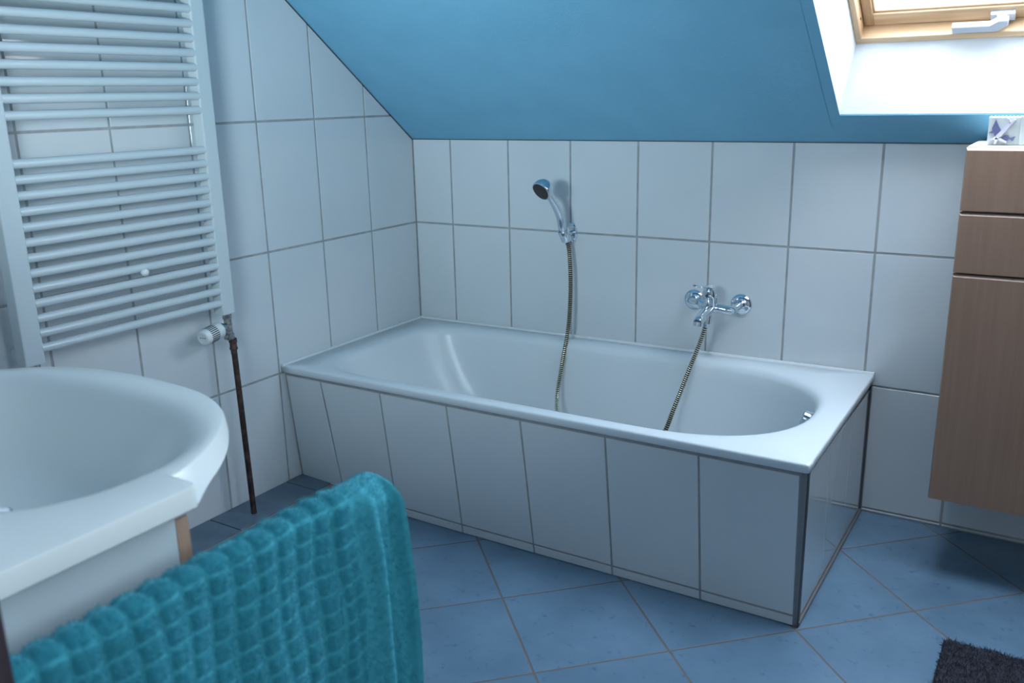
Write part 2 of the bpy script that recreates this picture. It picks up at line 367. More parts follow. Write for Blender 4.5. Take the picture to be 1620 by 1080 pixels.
# ledge along the left wall
lg = MB()
ju = [0.752, 0.792, 1.118, 1.45, 1.79, 2.12, 2.45]
lg.box((0.001, -2.448, 0.0), (0.148, -0.712, 0.030), 0)
fz = lambda u, v, w_: (v, -u, 0.035+w_)
tiles(lg, [0.712]+ju[1:], [0.002, 0.146], fz, 0.004, depth=0.006)
ff = lambda u, v, w_: (0.155+w_, -u, v)
tiles(lg, [0.745]+ju[1:], [0.002, 0.030], ff, 0.004, depth=0.008)
lg.build('trim_3', [M['edgewood'], M['ledge']], kind='structure')

# ------------------------------------------------------------------ bathtub
tub = empty('bathtub', (0.86, -0.375, 0), 'white enamel bathtub boxed in with white tiles along the back wall', 'bathtub')
TL, TW, TZ = 1.722, 0.765, 0.441
def rimz(x, y): return TZ+0.013*(max(x, 0)/TL)*(1+y/TW)**1.0
cxy = (0.80, -0.385)
def radial(poly, ang):
    dx, dy = math.cos(ang), math.sin(ang); best = None
    n = len(poly)
    for i in range(n):
        (x0, y0), (x1, y1) = poly[i], poly[(i+1) % n]
        x0 -= cxy[0]; x1 -= cxy[0]; y0 -= cxy[1]; y1 -= cxy[1]
        ex, ey = x1-x0, y1-y0; den = dx*ey-dy*ex
        if abs(den) < 1e-12: continue
        t = (x0*ey-y0*ex)/den; s_ = (x0*dy-y0*dx)/den
        if t > 0 and -1e-6 <= s_ <= 1+1e-6: best = t if best is None else max(best, t)
    return (cxy[0]+dx*best, cxy[1]+dy*best)
def shape(x0, x1, y0, y1, ax, rl):
    """right end half ellipse of half-length ax, left corners of radius rl"""
    pts = []; cyy = (y0+y1)/2; hb = (y1-y0)/2
    for k in range(33):
        a = -math.pi/2+math.pi*k/32
        c, s_ = math.cos(a), math.sin(a); q = 2/2.35
        pts.append((x1-ax+ax*abs(c)**q, cyy+hb*math.copysign(abs(s_)**q, s_)))
    for k in range(9):
        a = math.pi/2+math.pi/2*k/8; pts.append((x0+rl+rl*math.cos(a), y1-rl+rl*math.sin(a)))
    for k in range(9):
        a = math.pi+math.pi/2*k/8; pts.append((x0+rl+rl*math.cos(a), y0+rl+rl*math.sin(a)))
    return pts
outer = [(0.003, -0.003), (0.003, -TW), (TL, -TW), (TL, -0.003)]
outs = outer[::-1]
angs = sorted(set([2*math.pi*k/160 for k in range(160)]+[math.atan2(p[1]-cxy[1], p[0]-cxy[0]) % (2*math.pi) for p in outer]))
def lerp(a, b_, t): return a+(b_-a)*t
top_s = (0.12, 1.643, -0.708, -0.078, 0.40, 0.15)
bot_s = (0.46, 1.47, -0.60, -0.16, 0.24, 0.14)
mb = MB(); rings = []
def oring(inset, dz):
    pl = [(0.003+0, -0.003), (0.003, -TW+inset), (TL-inset, -TW+inset), (TL-inset, -0.003)]
    return [(*radial(pl, a), dz) for a in angs]
prof = []
rings.append([(x, y, z) for x, y, z in oring(0.003, -0.024)])
rings.append([(x, y, z) for x, y, z in oring(0.0, -0.020)])
rings.append([(x, y, z) for x, y, z in oring(0.0, -0.005)])
rings.append([(x, y, z) for x, y, z in oring(0.0015, -0.0015)])
rings.append([(x, y, z) for x, y, z in oring(0.005, 0.0)])
# lip of the opening: rounded roll, then the walls
lvl = [(-0.030, 0.0), (-0.018, -0.0008), (-0.008, -0.0030), (-0.001, -0.0070), (0.004, -0.0130), (0.008, -0.0210), (0.010, -0.028)]
for off, dz in lvl:
    s_ = (top_s[0]+off, top_s[1]-off, top_s[2]+off, top_s[3]-off, top_s[4], top_s[5])
    pp = shape(*s_); rings.append([(*radial(pp, a), dz) for a in angs])
for k in range(1, 15):
    t = k/14
    d = 0.028+(0.375-0.028)*(math.sin(t*math.pi/2)**1.15)
    g = 0.45*t+0.55*(1-math.cos(t*math.pi/2))
    s_ = tuple(lerp(a+(0.010 if i in (0, 2) else (-0.010 if i in (1, 3) else 0)), b_, g) for i, (a, b_) in enumerate(zip(top_s, bot_s)))
    pp = shape(*s_); rings.append([(*radial(pp, a), -d) for a in angs])
n = len(angs); vs = []
for r_ in rings:
    for x, y, dz in r_: vs.append((x, y, (rimz(x, y) if dz > -0.05 else lerp(rimz(x, y), TZ, min(1, (-dz-.05)/.2)))+dz))
fs = []
for i in range(len(rings)-1):
    for k in range(n):
        k2 = (k+1) % n; fs.append((i*n+k, i*n+k2, (i+1)*n+k2, (i+1)*n+k))
fs.append([(len(rings)-1)*n+k for k in range(n)])
mb.add(vs, fs, 0, True)
shell = mb.build('tub_shell', [M['enamel']], tub, autosmooth=False)
for p in shell.data.polygons: p.use_smooth = True
# sealant bead
mb = MB()
mb.tube([(0.0075, -TW, TZ), (0.0075, -0.008, TZ)], 0.0065, 8); mb.tube([(0.0075, -0.008, TZ), (0.86, -0.008, rimz(.86, 0)), (TL, -0.008, rimz(TL, 0))], 0.007, 8)
mb.build('sealant', [M['sealant']], tub)
# tiled front panel
xt = [0.006, 0.161, 0.409, 0.664, 0.920, 1.185, 1.446, 1.700]; xb = [0.008, 0.207, 0.447, 0.705, 0.958, 1.209, 1.463, 1.706]
ZT, ZB = 0.404, 0.028
def py(x, z):
    yb = -0.712-0.036*min(1, x/0.5); t = (z-0)/ZT; return lerp(yb, -0.752, t)
mb = MB(); g = 0.003
vs = []; NX = 8
for k in range(NX+1):
    x = 0.001+(1.708-0.001)*k/NX
    vs += [(x, py(x, 0)+0.003, 0.0), (x, py(x, ZT)+0.003, 0.418), (x, -0.66, 0.0), (x, -0.66+0.0, 0.41)]
fs = []
for k in range(NX):
    a = 4*k; b_ = a+4; fs += [(a, b_, b_+1, a+1), (a+2, a+3, b_+3, b_+2)]
fs += [(0, 1, 3, 2), (4*NX, 4*NX+2, 4*NX+3, 4*NX+1)]
mb.add(vs, fs, 0)
def ptile(q4, y_out=0.0):
    # q4: (x,z) corners, outer face on py()
    cx_ = sum(p[0] for p in q4)/4; cz_ = sum(p[1] for p in q4)/4; i_ = 0.0008
    def pt(p, w_, ins=0): 
        x = p[0]+math.copysign(ins, cx_-p[0]); z = p[1]+math.copysign(ins, cz_-p[1]); return (x, py(x, z)+w_, z)
    vs = [pt(p, 0.004) for p in q4]+[pt(p, i_) for p in q4]+[pt(p, 0, i_) for p in q4]
    fs = [(8, 9, 10, 11)]
    for k in (0, 1):
        for a in range(4):
            b2 = (a+1) % 4; fs.append((k*4+a, k*4+b2, k*4+4+b2, k*4+4+a))
    mb.add(vs, fs, 1)
for i in range(7):
    def xa(z, j): return lerp(xb[j], xt[j], z/ZT)
    ptile([(xa(ZB, i)+g, ZB+g), (xa(ZB, i+1)-g, ZB+g), (xa(ZT, i+1)-g, ZT), (xa(ZT, i)+g, ZT)])
    ptile([(xb[i]+g, 0.002), (xb[i+1]-g, 0.002), (xa(ZB, i+1)-g, ZB-g), (xa(ZB, i)+g, ZB-g)])
mb.build('front_panel', [M['grout'], M['tile']], tub)
# tiled end panel
mb = MB(); mb.box((1.66, -0.744, 0), (1.7105, -0.003, 0.418), 0)
fe = lambda u, v, w_: (1.7135+w_, -u, v)
tiles(mb, [0.012, 0.25, 0.500, 0.742], [0.014, 0.404], fe, 0.0025, depth=0.004, tilt=0.0)
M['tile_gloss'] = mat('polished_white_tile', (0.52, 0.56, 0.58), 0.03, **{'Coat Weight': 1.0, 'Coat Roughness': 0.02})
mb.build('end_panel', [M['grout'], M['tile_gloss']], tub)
# aluminium profiles
mb = MB()
def vbar(x0, x1, y0, y1, mi, tilt=0.0, bev=0.0008):
    mb.box((x0, y0, 0.0), (x1, y1, 0.412), mi)
vs = [(1.7065, py(1.7, 0)-0.001, 0), (1.7155, py(1.7, 0)-0.001, 0), (1.7155, -0.738, 0), (1.7065, -0.738, 0)]
vt = [(1.702, -0.753, 0.412), (1.7155, -0.753, 0.412), (1.7155, -0.738, 0.412), (1.702, -0.738, 0.412)]
mb.add(vs+vt, [(0, 3, 2, 1), (4, 5, 6, 7), (0, 1, 5, 4), (1, 2, 6, 5), (2, 3, 7, 6), (3, 0, 4, 7)], 0)
mb.box((1.7155, -0.752, 0.0), (1.7175, -0.734, 0.412), 1)
mb.box((1.7125, -0.744, 0.0), (1.7195, -0.004, 0.012), 0, 0.001)
mb.box((1.7125, -0.0105, 0.0), (1.7185, -0.0015, 0.418), 0)
mb.box((1.7125, -0.0145, 0.0), (1.7165, -0.0105, 0.418), 1)
mb.build('edge_profile', [M['alu'], M['darkalu']], tub)
# overflow fitting on the inner end wall
mb = MB(); oa = Vector((-0.90, -0.15, 0.30)).normalized()
mb.lathe((1.622, -0.325, 0.388), oa, [(0, .032), (.006, .032), (.008, .026), (.010, .025), (.028, .0245), (.032, .019)], 28)
mb.build('overflow_knob', [M['chrome']], tub)
mb = MB(); mb.lathe((1.30, -0.38, 0.0665), (0, 0, 1), [(0, .033), (.002, .033), (.004, .028), (.0045, .01)], 28)
mb.build('drain', [M['chrome']], tub)

# ------------------------------------------------------------------ towel radiator
rad = empty('towel_radiator', (0.08, -1.33, 0.68), 'white ladder towel radiator mounted on the left tiled wall', 'radiator')
RT = 1.80
for (ya, yb) in ((-1.053, -1.007), (-1.649, -1.600)):
    mb = MB(); mb.box((0.052, ya, 0.682), (0.092, yb, RT), 0, 0.004); mb.build('post', [M['lacquer']], rad)
zs = [1.2665+0.0378*k for k in range(14)]+[0.719+0.0366*k for k in range(13)]
for z in zs:
    mb = MB(); mb.tube([(0.082, -1.602, z), (0.082, -1.051, z)], 0.0112, 20); mb.build('bar', [M['lacquer']], rad)
mb = MB(); mb.tube([(0.0015, -1.302, 0.856), (0.098, -1.302, 0.856)], 0.0045, 12); mb.build('bracket_stem', [M['lacquer']], rad)
k_ = mb = MB(); mb.lathe((0.096, -1.302, 0.856), (1, 0, 0), [(0, .007), (.002, .010), (.008, .011), (.013, .009), (.016, .004)], 20); mb.build('bracket_knob', [M['plastic']], rad)
for (y, z) in ((-1.302, 1.62), ):
    mb = MB(); mb.tube([(0.0015, y, z), (0.098, y, z)], 0.0045, 12); mb.build('bracket_stem', [M['lacquer']], rad)
# valve + thermostat
VX, VY = 0.078, -1.028
mb = MB()
mb.lathe((VX, VY, 0.683), (0, 0, -1), [(0, .0135), (.016, .0135), (.017, .0115), (.030, .0115), (.034, .0125), (.060, .0125), (.062, .0155), (.078, .0155), (.080, .012)], 6)
va = Vector((0.12, -1.0, -0.13)).normalized()
mb.lathe((VX, VY, 0.646), va, [(0, .010), (.020, .010), (.021, .0155), (.034, .0155), (.035, .012)], 24)
val = mb.build('valve', [M['nickel']], rad)
mb = MB(); h0 = Vector((VX, VY, 0.646))+va*0.035
mb.lathe(h0, va, [(0, .021), (.002, .0235), (.012, .0235), (.014, .022), (.018, .022), (.020, .0245), (.066, .0235), (.072, .021), (.0735, .016), (.072, .015), (.071, .001)], 40)
e1 = va.cross(Vector((0, 0, 1))).normalized(); e2 = va.cross(e1)
hv = mb.build('thermostat_head', [M['plastic']], val)
mb = MB()
for k in range(26):
    a = 2*math.pi*k/26
    d = e1*math.cos(a)+e2*math.sin(a); t_ = -e1*math.sin(a)+e2*math.cos(a)
    p = h0+va*0.026+d*0.0236; q = h0+va*0.056+d*0.0229
    w_ = t_*0.0015
    mb.add([p-w_, p+w_, q+w_, q-w_, p-w_+d*.0012, p+w_+d*.0012, q+w_+d*.0012, q-w_+d*.0012], [(0, 3, 2, 1), (4, 5, 6, 7), (0, 1, 5, 4), (1, 2, 6, 5), (2, 3, 7, 6), (3, 0, 4, 7)])
mb.build('grip_slot', [M['darkalu']], val)
mb = MB()
for k, dd in enumerate((-0.008, 0.0, 0.008)):
    c_ = h0+va*0.0722+e1*dd-e2*0.001
    s1, s2 = e1*0.0022, e2*0.0013
    mb.add([c_-s1-s2, c_+s1-s2, c_+s1+s2, c_-s1+s2], [(0, 1, 2, 3)])
mb.build('scale_mark', [M['darkalu']], val)
mb = MB(); mb.lathe((VX, -1.622, 0.683), (0, 0, -1), [(0, .0135), (.016, .0135), (.017, .0115), (.045, .0125), (.062, .0155), (.078, .0155), (.080, .012)], 6)
mb.build('valve', [M['nickel']], rad)
def pipe(y, lab):
    mb = MB(); pts = [(VX+0.014, y, 0.0352), (VX+0.001, y, 0.56)]
    mb.tube(pts, 0.0088, 16)
    mb.lathe((VX, y, 0.604), (0, 0, -1), [(0, .0115), (.012, .0125), (.014, .0105), (.026, .0105), (.028, .012), (.034, .012), (.036, .0095), (.05, .009)], 16)
    o = mb.build('heating_pipe', [M['rust']], origin=(VX, y, 0.035)); tag(o, lab, 'pipe', 'pipes feeding the radiator'); return o
pipe(VY+0.012, 'dark rusty heating pipe under the thermostat valve, standing on the blue ledge')
pipe(-1.622, 'heating pipe at the left end of the radiator, mostly hidden by the washbasin')

# ------------------------------------------------------------------ shower and mixer
def spline(pts, n):
    P_ = [Vector(p) for p in pts]; P_ = [P_[0]*2-P_[1]]+P_+[P_[-1]*2-P_[-2]]; out = []
    for i in range(1, len(P_)-2):
        for k in range(n):
            t = k/n; a, b_, c, d = P_[i-1:i+3]
            out.append(0.5*((2*b_)+(c-a)*t+(2*a-5*b_+4*c-d)*t*t+(3*b_-a-3*c+d)*t**3))
    out.append(P_[-2]); return out
SX, SZ = 0.690, 0.826
hol = empty('shower_holder', (SX, 0, SZ), 'chrome wall bracket holding the hand shower above the tub', 'shower holder')
mb = MB()
N_ = 32; ov = [(SX+0.0185*math.cos(2*math.pi*k/N_), SZ-0.003+0.0335*math.copysign(abs(math.sin(2*math.pi*k/N_))**0.85, math.sin(2*math.pi*k/N_))) for k in range(N_)]
mb.prism(ov, 0.0, 0.012, lambda u, v, w_: (u, -w_, v), 0, 0.003)
mb.build('wall_plate', [M['chrome']], hol)
hd = Vector((-0.02, -0.50, 0.86)).normalized()     # lower handle direction
hb = Vector((SX, -0.050, SZ-0.022))
mb = MB()
mb.tube([(SX, -0.008, SZ-0.005), (SX, -0.038, SZ-0.008)], 0.010, 16)
mb.lathe(hb-hd*0.004, hd, [(0, .015), (.002, .0185), (.042, .0200), (.044, .019), (.044, .0145), (.002, .013)], 28)
mb.build('cradle', [M['chrome']], hol)
mb = MB()
for ii in range(6):
    def sp(a_, h_): return hb+Vector((math.cos(a_), math.sin(a_), 0))*(0.0192+0.0014*h_/0.035)+hd*h_
    a0_ = math.radians(205+ii*8); a1_ = math.radians(205+(ii+1)*8); lo = 0.004+0.003*abs(ii-2.5)/2.5; mb.add([sp(a0_, lo), sp(a1_, lo), sp(a1_, 0.034), sp(a0_, 0.034)], [(0, 1, 2, 3)])
mb.build('slot', [M['darkalu']], hol)
hs = empty('hand_shower', tuple(hb), 'chrome hand shower with round dark spray face resting in its wall holder', 'hand shower')
mb = MB()
hp = spline([hb-hd*0.006, hb+hd*0.045, (SX-0.001, -0.092, 0.893), (SX-0.005, -0.130, 0.942), (SX-0.010, -0.168, 0.978)], 6)
K = len(hp); mb.tube(hp, [0.0118+0.0035*math.sin(math.pi*min(1, i/(K-1)*1.1)) for i in range(K)], 20)
mb.build('handle', [M['chrome']], hs)
fd = Vector((-0.22, -0.78, -0.52)).normalized(); hc = Vector((SX-0.012, -0.186, 0.988))
mb = MB(); mb.lathe(hc-fd*0.032, fd, [(0, .002), (.001, .011), (.006, .022), (.015, .0305), (.028, .0350), (.040, .0355), (.044, .0345), (.045, .031)], 36)
mb.build('shower_head', [M['chrome']], hs)
mb = MB(); mb.lathe(hc+fd*0.012, fd, [(0, .031), (.0022, .031), (.003, .028), (.0032, .001)], 32)
for ring, cnt in ((.007, 6), (.014, 12), (.021, 18), (.027, 24)):
    a1 = fd.cross(Vector((0, 0, 1))).normalized(); a2 = fd.cross(a1)
    for k in range(cnt):
        a = 2*math.pi*k/cnt; mb.lathe(hc+fd*0.0145+(a1*math.cos(a)+a2*math.sin(a))*ring, fd, [(0, .0012), (.0016, .0009)], 6)
mb.build('spray_face', [M['screen']], hs)
# mixer
mix = empty('bath_mixer', (1.223, 0, 0.625), 'chrome single-lever bath mixer on the wall above the tub', 'tap')
ZM = 0.626
YB, ZB_ = -0.066, 0.622
for x, xb_, zb_ in ((1.144, 1.186, 0.634), (1.302, 1.290, 0.616)):
    mb = MB(); mb.lathe((x, 0, ZM), (0, -1, 0), [(0, .035), (.003, .035), (.009, .032), (.014, .022), (.016, .016), (.030, .014)], 36); r_ = mb.build('rosette', [M['chrome']], mix)
    mb = MB(); q_ = Vector((xb_, -0.060, zb_)); p_ = Vector((x, -0.026, ZM+.002)); dv = (q_-p_).normalized()
    mb.tube(spline([(x, -0.014, ZM), p_, q_], 6), 0.0105, 16)
    mb.lathe(q_-dv*0.016, dv, [(0, .0135), (.002, .0155), (.015, .0155), (.017, .0135)], 6); mb.build('union_nut', [M['chrome']], mix)
mb = MB(); mb.tube(spline([(1.186, -0.061, .634), (1.200, YB, .626), (1.223, YB, ZB_), (1.250, YB, ZB_-.001), (1.275, -0.064, .618), (1.291, -0.060, .616)], 6), [lerp(.0125, .0185, min(1, i/10)) if i < 12 else lerp(.0185, .0145, min(1, (i-12)/5)) for i in range(31)], 24)
mb.build('mixer_body', [M['chrome']], mix)
mb = MB(); ca = Vector((0, -0.30, 0.95)).normalized()
mb.lathe(Vector((1.223, YB, ZB_))-ca*0.012, ca, [(0, .017), (.016, .0215), (.040, .0225), (.052, .0225), (.053, .0205), (.055, .0205), (.056, .0225), (.070, .0215), (.079, .0165), (.081, .010), (.082, .001)], 36)
mb.build('cartridge_housing', [M['chrome']], mix)
mb = MB()
lv = Vector((1.223, YB, ZB_))+ca*0.072
pts = spline([lv+Vector((0, 0.006, 0)), lv+Vector((0, -0.028, 0.006)), lv+Vector((-0.001, -0.070, 0.014)), lv+Vector((-0.002, -0.122, 0.028))], 6)
K = len(pts)
for i in range(K-1): pass
n0 = len(mb.v); vs = []; fs = []
for i, p in enumerate(pts):
    t = i/(K-1); hw = lerp(0.0125, 0.0065, min(1, t*1.6)); hh = lerp(0.007, 0.0026, min(1, t*1.5))
    for k in range(12):
        a = 2*math.pi*k/12; vs.append((p.x+hw*math.cos(a), p.y, p.z+hh*math.sin(a)))
for i in range(K-1):
    for k in range(12):
        k2 = (k+1) % 12; fs.append((i*12+k, i*12+k2, (i+1)*12+k2, (i+1)*12+k))
fs += [list(range(12))[::-1], [(K-1)*12+k for k in range(12)]]
mb.add(vs, fs, 0, True); mb.build('lever', [M['chrome']], mix)
mb = MB(); mb.lathe(lv+Vector((0, -0.0175, -0.024)), (0, -1, 0.05), [(0, .0045), (.0025, .004)], 16); mb.build('temperature_mark', [M['darkalu']], mix)
mb = MB(); sp_ = spline([(1.223, YB-0.004, ZB_-0.002), (1.223, -0.098, 0.616), (1.222, -0.130, 0.607), (1.221, -0.158, 0.601), (1.221, -0.172, 0.592)], 6); K = len(sp_)
mb.tube(sp_, [lerp(.0175, .0165, i/(K-1)) for i in range(K)], 20); mb.lathe((1.221, -0.170, 0.596), (0, -0.2, -1), [(0, .0145), (.012, .0145), (.013, .012)], 20)
mb.build('spout', [M['chrome']], mix)
mb = MB(); mb.lathe((1.219, YB-0.014, ZB_-0.010), (-0.06, -0.14, -1), [(0, .014), (.012, .0135), (.014, .0160), (.040, .0160), (.042, .012), (.052, .0105)], 20); mb.build('hose_connector', [M['chrome']], mix)
# hose
hpts = [hb-hd*0.004, (0.698, -0.044, 0.765), (0.708, -0.052, 0.665), (0.709, -0.060, 0.56), (0.706, -0.072, 0.475), (0.702, -0.110, 0.36), (0.713, -0.165, 0.265), (0.745, -0.215, 0.215),
        (0.80, -0.27, 0.12), (0.90, -0.32, 0.084), (1.03, -0.33, 0.086), (1.10, -0.29, 0.13), (1.135, -0.215, 0.225), (1.150, -0.165, 0.305), (1.180, -0.115, 0.43), (1.206, -0.095, 0.52), (1.216, -0.087, 0.566)]
sp_ = spline(hpts, 40)
# resample evenly
acc = [0]
for i in range(1, len(sp_)): acc.append(acc[-1]+(sp_[i]-sp_[i-1]).length)
step = 0.0017; out = []; j = 0; d = 0
while d < acc[-1]:
    while acc[j+1] < d: j += 1
    t = (d-acc[j])/(acc[j+1]-acc[j]); out.append(sp_[j].lerp(sp_[j+1], t)); d += step
mb = MB(); mb.tube(out, [0.0086 if (i % 4) < 2 else 0.0068 for i in range(len(out))], 10, [0 if (i % 4) == 0 else (0 if (i % 4) == 1 else 1) for i in range(len(out))])
ho = mb.build('shower_hose', [M['steel_ring'], M['brass_ring']], origin=tuple(out[0])); tag(ho, 'ribbed metal hose hanging from the hand shower into the tub and back to the mixer', 'hose')

# ------------------------------------------------------------------ hanging cabinet
CX0, CX1, CY, CZ0, CZ1 = 1.935, 2.43, -0.33, 0.229, 1.147
cab = empty('wall_cabinet', (CX0, -0.01, CZ0), 'tall maple wall cabinet with two drawers above a door, hanging at the right', 'cabinet')
mb = MB(); mb.box((CX0+0.004, CY+0.022, CZ0), (CX1-0.004, -0.012, CZ1-0.004), 0, 0.001); mb.build('cabinet_body', [M['maple']], cab)
mb = MB(); mb.box((CX0+0.002, CY+0.010, CZ1-0.004), (CX1-0.002, -0.026, CZ1), 0); mb.build('top_board', [M['maple_top']], cab)
def front(name, x0, x1, z0, z1):
    mb = MB(); y1 = CY+0.021; y0 = CY; c = 0.007
    fr__ = lambda u, v, w_: (u, y1-w_, v)
    o_ = [(x0, z0), (x1, z0), (x1, z1), (x0, z1)]; i_ = [(x0+c*.4, z0+.001), (x1-c*.4, z0+.001), (x1-c*.4, z1-c), (x0+c*.4, z1-c)]
    vs = [(p[0], y1, p[1]) for p in o_]+[(p[0], y0+0.006, p[1]) for p in o_]+[(p[0], y0, p[1]) for p in i_]
    fs = [(3, 2, 1, 0), (8, 9, 10, 11)]
    for k in (0, 1):
        for a in range(4): fs.append((k*4+a, k*4+(a+1) % 4, k*4+4+(a+1) % 4, k*4+4+a))
    mb.add(vs, fs); return mb.build(name, [M['maple']], cab)
front('drawer', CX0, CX1, 0.993, CZ1-0.002); front('drawer', CX0, CX1, 0.840, 0.989); front('door', CX0, CX1, CZ0, 0.836)
# ornament on the cabinet
BZ = CZ1+0.0005
orn = empty('relief_block', (2.0, -0.26, BZ), 'small white stoneware block with blue fish and starfish relief on the cabinet', 'ornament')
mb = MB(); mb.box((1.972, -0.262, BZ), (2.044, -0.232, BZ+0.066), 0, 0.002); mb.box((2.040, -0.268, BZ), (2.085, -0.225, BZ+0.068), 0, 0.002)
for k in range(9):
    mb.lathe((1.975+0.008*k, -0.247, BZ+0.064), (0, 0, 1), [(0, .005), (.003, .0045), (.005, .001)], 8)
mb.build('block', [M['relief']], orn)
def relief(name, polys, d, m_, y=-0.262):
    mb = MB()
    for pl in polys: mb.prism([(1.973+p[0]*0.07, BZ+p[1]*0.066) for p in pl], 0.0, d, lambda u, v, w_: (u, y-w_, v), 0, 0.0008)
    return mb.build(name, [m_], orn)
relief('kite_fish', [[(.20, .92), (.30, .70), (.44, .46), (.32, .36), (.24, .26), (.14, .50), (.10, .60)], [(.02, .44), (.16, .56), (.16, .42)]], 0.004, M['greyblue'])
relief('small_fish', [[(.46, .26), (.52, .36), (.62, .36), (.70, .24), (.60, .17), (.50, .18)], [(.68, .26), (.84, .32), (.78, .14), (.70, .20)]], 0.004, M['greyblue'])
def limb(x0, y0, x1, y1, w0, w1):
    dx, dy = x1-x0, y1-y0; l = math.hypot(dx, dy); nx, ny = -dy/l, dx/l
    return [(x0-nx*w0, y0-ny*w0), (x1-nx*w1, y1-ny*w1), (x1+nx*w1, y1+ny*w1), (x0+nx*w0, y0+ny*w0)]
relief('starfish', [limb(.30, .28, .66, .80, .075, .05), limb(.30, .28, .08, .18, .06, .03), limb(.30, .28, .24, .04, .06, .04), limb(.32, .26, .60, .10, .05, .03), limb(.64, .78, .58, .95, .045, .02), limb(.66, .78, .80, .92, .04, .02)], 0.009, M['lilac'])

# ------------------------------------------------------------------ vanity
van = empty('vanity_unit', (0.88, -2.45, 0.3), 'white washbasin unit with a bowed front rim and wood-edged cabinet, left foreground', 'washbasin')
VX0, VX1, VYB, VYF, VZ, VT = 0.45, 1.308, -2.447, -2.128, 0.84, 0.034
vcx = 0.88
mb = MB(); zt_ = VZ-VT-0.008
mb.box((VX0+0.025, VYB, 0.32), (VX0+0.043, VYF-0.022, zt_)); mb.box((VX1-0.041, VYB, 0.32), (VX1-0.023, VYF-0.022, zt_)); mb.box((VX0+0.043, VYB, 0.32), (VX1-0.041, VYF-0.022, 0.338)); mb.box((VX0+0.043, VYB, 0.338), (VX1-0.041, VYB+0.012, zt_))
mb.build('cabinet_body', [M['cabwhite']], van)
zt_ = VZ-VT-0.012
for sgn, xo in ((-1, VX0+0.025), (1, VX1-0.023)):      # door tops dip under the bowl
    xi = vcx+sgn*0.002; po = [(xi, 0.32), (xo, 0.32), (xo, zt_), (xo-sgn*0.035, zt_), (vcx+sgn*0.33, 0.74), (vcx+sgn*0.27, 0.69), (xi, 0.665)]
    mb = MB(); mb.prism(po, 0.003, 0.021, lambda u, v, w_: (u, VYF-w_, v)); mb.build('door', [M['edgewood']], van)
# basin outline (ccw from back left)
TT = [(0, -1.870), (.10, -1.876), (.166, -1.890), (.23, -1.919), (.265, -1.946), (.309, -1.993), (.345, -2.045), (.368, -2.090), (.380, -2.128)]
TB = [(0, -1.868), (.10, -1.874), (.166, -1.888), (.232, -1.916), (.268, -1.942), (.314, -1.985), (.352, -2.030), (.388, -2.082), (.424, -2.128)]
def bow(tab):
    p = spline([(-d, y, 0) for d, y in tab[::-1]]+[(d, y, 0) for d, y in tab[1:]], 4); return [(vcx+q.x, q.y) for q in p][::-1]
outl = [(VX0, VYB), (VX1, VYB), (VX1, VYF-0.006), (VX1-0.002, VYF-0.002), (VX1-0.006, VYF)]
outl += bow(TT)
outl += [(VX0+0.006, VYF), (VX0+0.002, VYF-0.002), (VX0, VYF-0.006)]
cxy = (vcx, -2.155)
angs = sorted(set([round(2*math.pi*k/180, 6) for k in range(180)]+[round(math.atan2(p[1]-cxy[1], p[0]-cxy[0]) % (2*math.pi), 6) for p in outl]))
def inset_pt(p, d):
    v = Vector((cxy[0]-p[0], cxy[1]-p[1])); l = v.length; return (p[0]+v.x/l*d, p[1]+v.y/l*d)
oR = [radial(outl, a) for a in angs]
bowl = lambda ax, ay, cy0: [(vcx+ax*math.copysign(abs(math.cos(t))**(2/2.4), math.cos(t)), cy0+ay*math.copysign(abs(math.sin(t))**(2/2.4), math.sin(t))) for t in [2*math.pi*k/96 for k in range(96)]]
rings = []
outb = outl[:5]+bow(TB)
outb += outl[-3:]
oB = [radial(outb, a) for a in angs]
rings.append([(*inset_pt(p, .05), VZ-VT) for p in oB])
rings.append([(*inset_pt(p, .006), VZ-VT) for p in oB])
rings.append([(*inset_pt(p, .001), VZ-VT+.005) for p in oB])
rings.append([(*inset_pt(p, .0005), VZ-.005) for p in oR]); rings.append([(*inset_pt(p, .002), VZ-.0015) for p in oR]); rings.append([(*inset_pt(p, .005), VZ) for p in oR])
for (ax, ay, c0, z) in ((.352, .232, -2.150, 0), (.340, .220, -2.150, -.003), (.325, .205, -2.150, -.011), (.308, .190, -2.150, -.026), (.285, .172, -2.152, -.050), (.255, .150, -2.155, -.080), (.205, .120, -2.158, -.108), (.12, .075, -2.16, -.124), (.03, .03, -2.16, -.130)):
    pp = bowl(ax, ay, c0); rings.append([(*radial(pp, a), VZ+z) for a in angs])
n = len(angs); mb = MB(); vs = [p for r_ in rings for p in r_]; fs = []
for i in range(len(rings)-1):
    for k in range(n): fs.append((i*n+k, i*n+(k+1) % n, (i+1)*n+(k+1) % n, (i+1)*n+k))
fs.append([(len(rings)-1)*n+k for k in range(n)])
mb.add(vs, fs, 0, True)
# under-bowl
under = []
for (ax, ay, c0, z) in ((.33, .205, -2.150, -VT+.001), (.31, .19, -2.15, -.055), (.27, .16, -2.155, -.09), (.215, .13, -2.158, -.122), (.13, .085, -2.16, -.140), (.03, .03, -2.16, -.145)):
    pp = bowl(ax, ay, c0); under.append([(*radial(pp, a), VZ+z) for a in angs])
vs = [p for r_ in under for p in r_]; fs = []
for i in range(len(under)-1):
    for k in range(n): fs.append((i*n+k, i*n+(k+1) % n, (i+1)*n+(k+1) % n, (i+1)*n+k))
mb.add(vs, fs, 0, True)
bs = mb.build('basin', [M['ceramic']], van)
mb = MB(); mb.lathe((vcx, -2.16, VZ-.131), (0, 0, 1), [(0, .024), (.002, .024), (.004, .020)], 24); mb.build('drain', [M['chrome']], van)
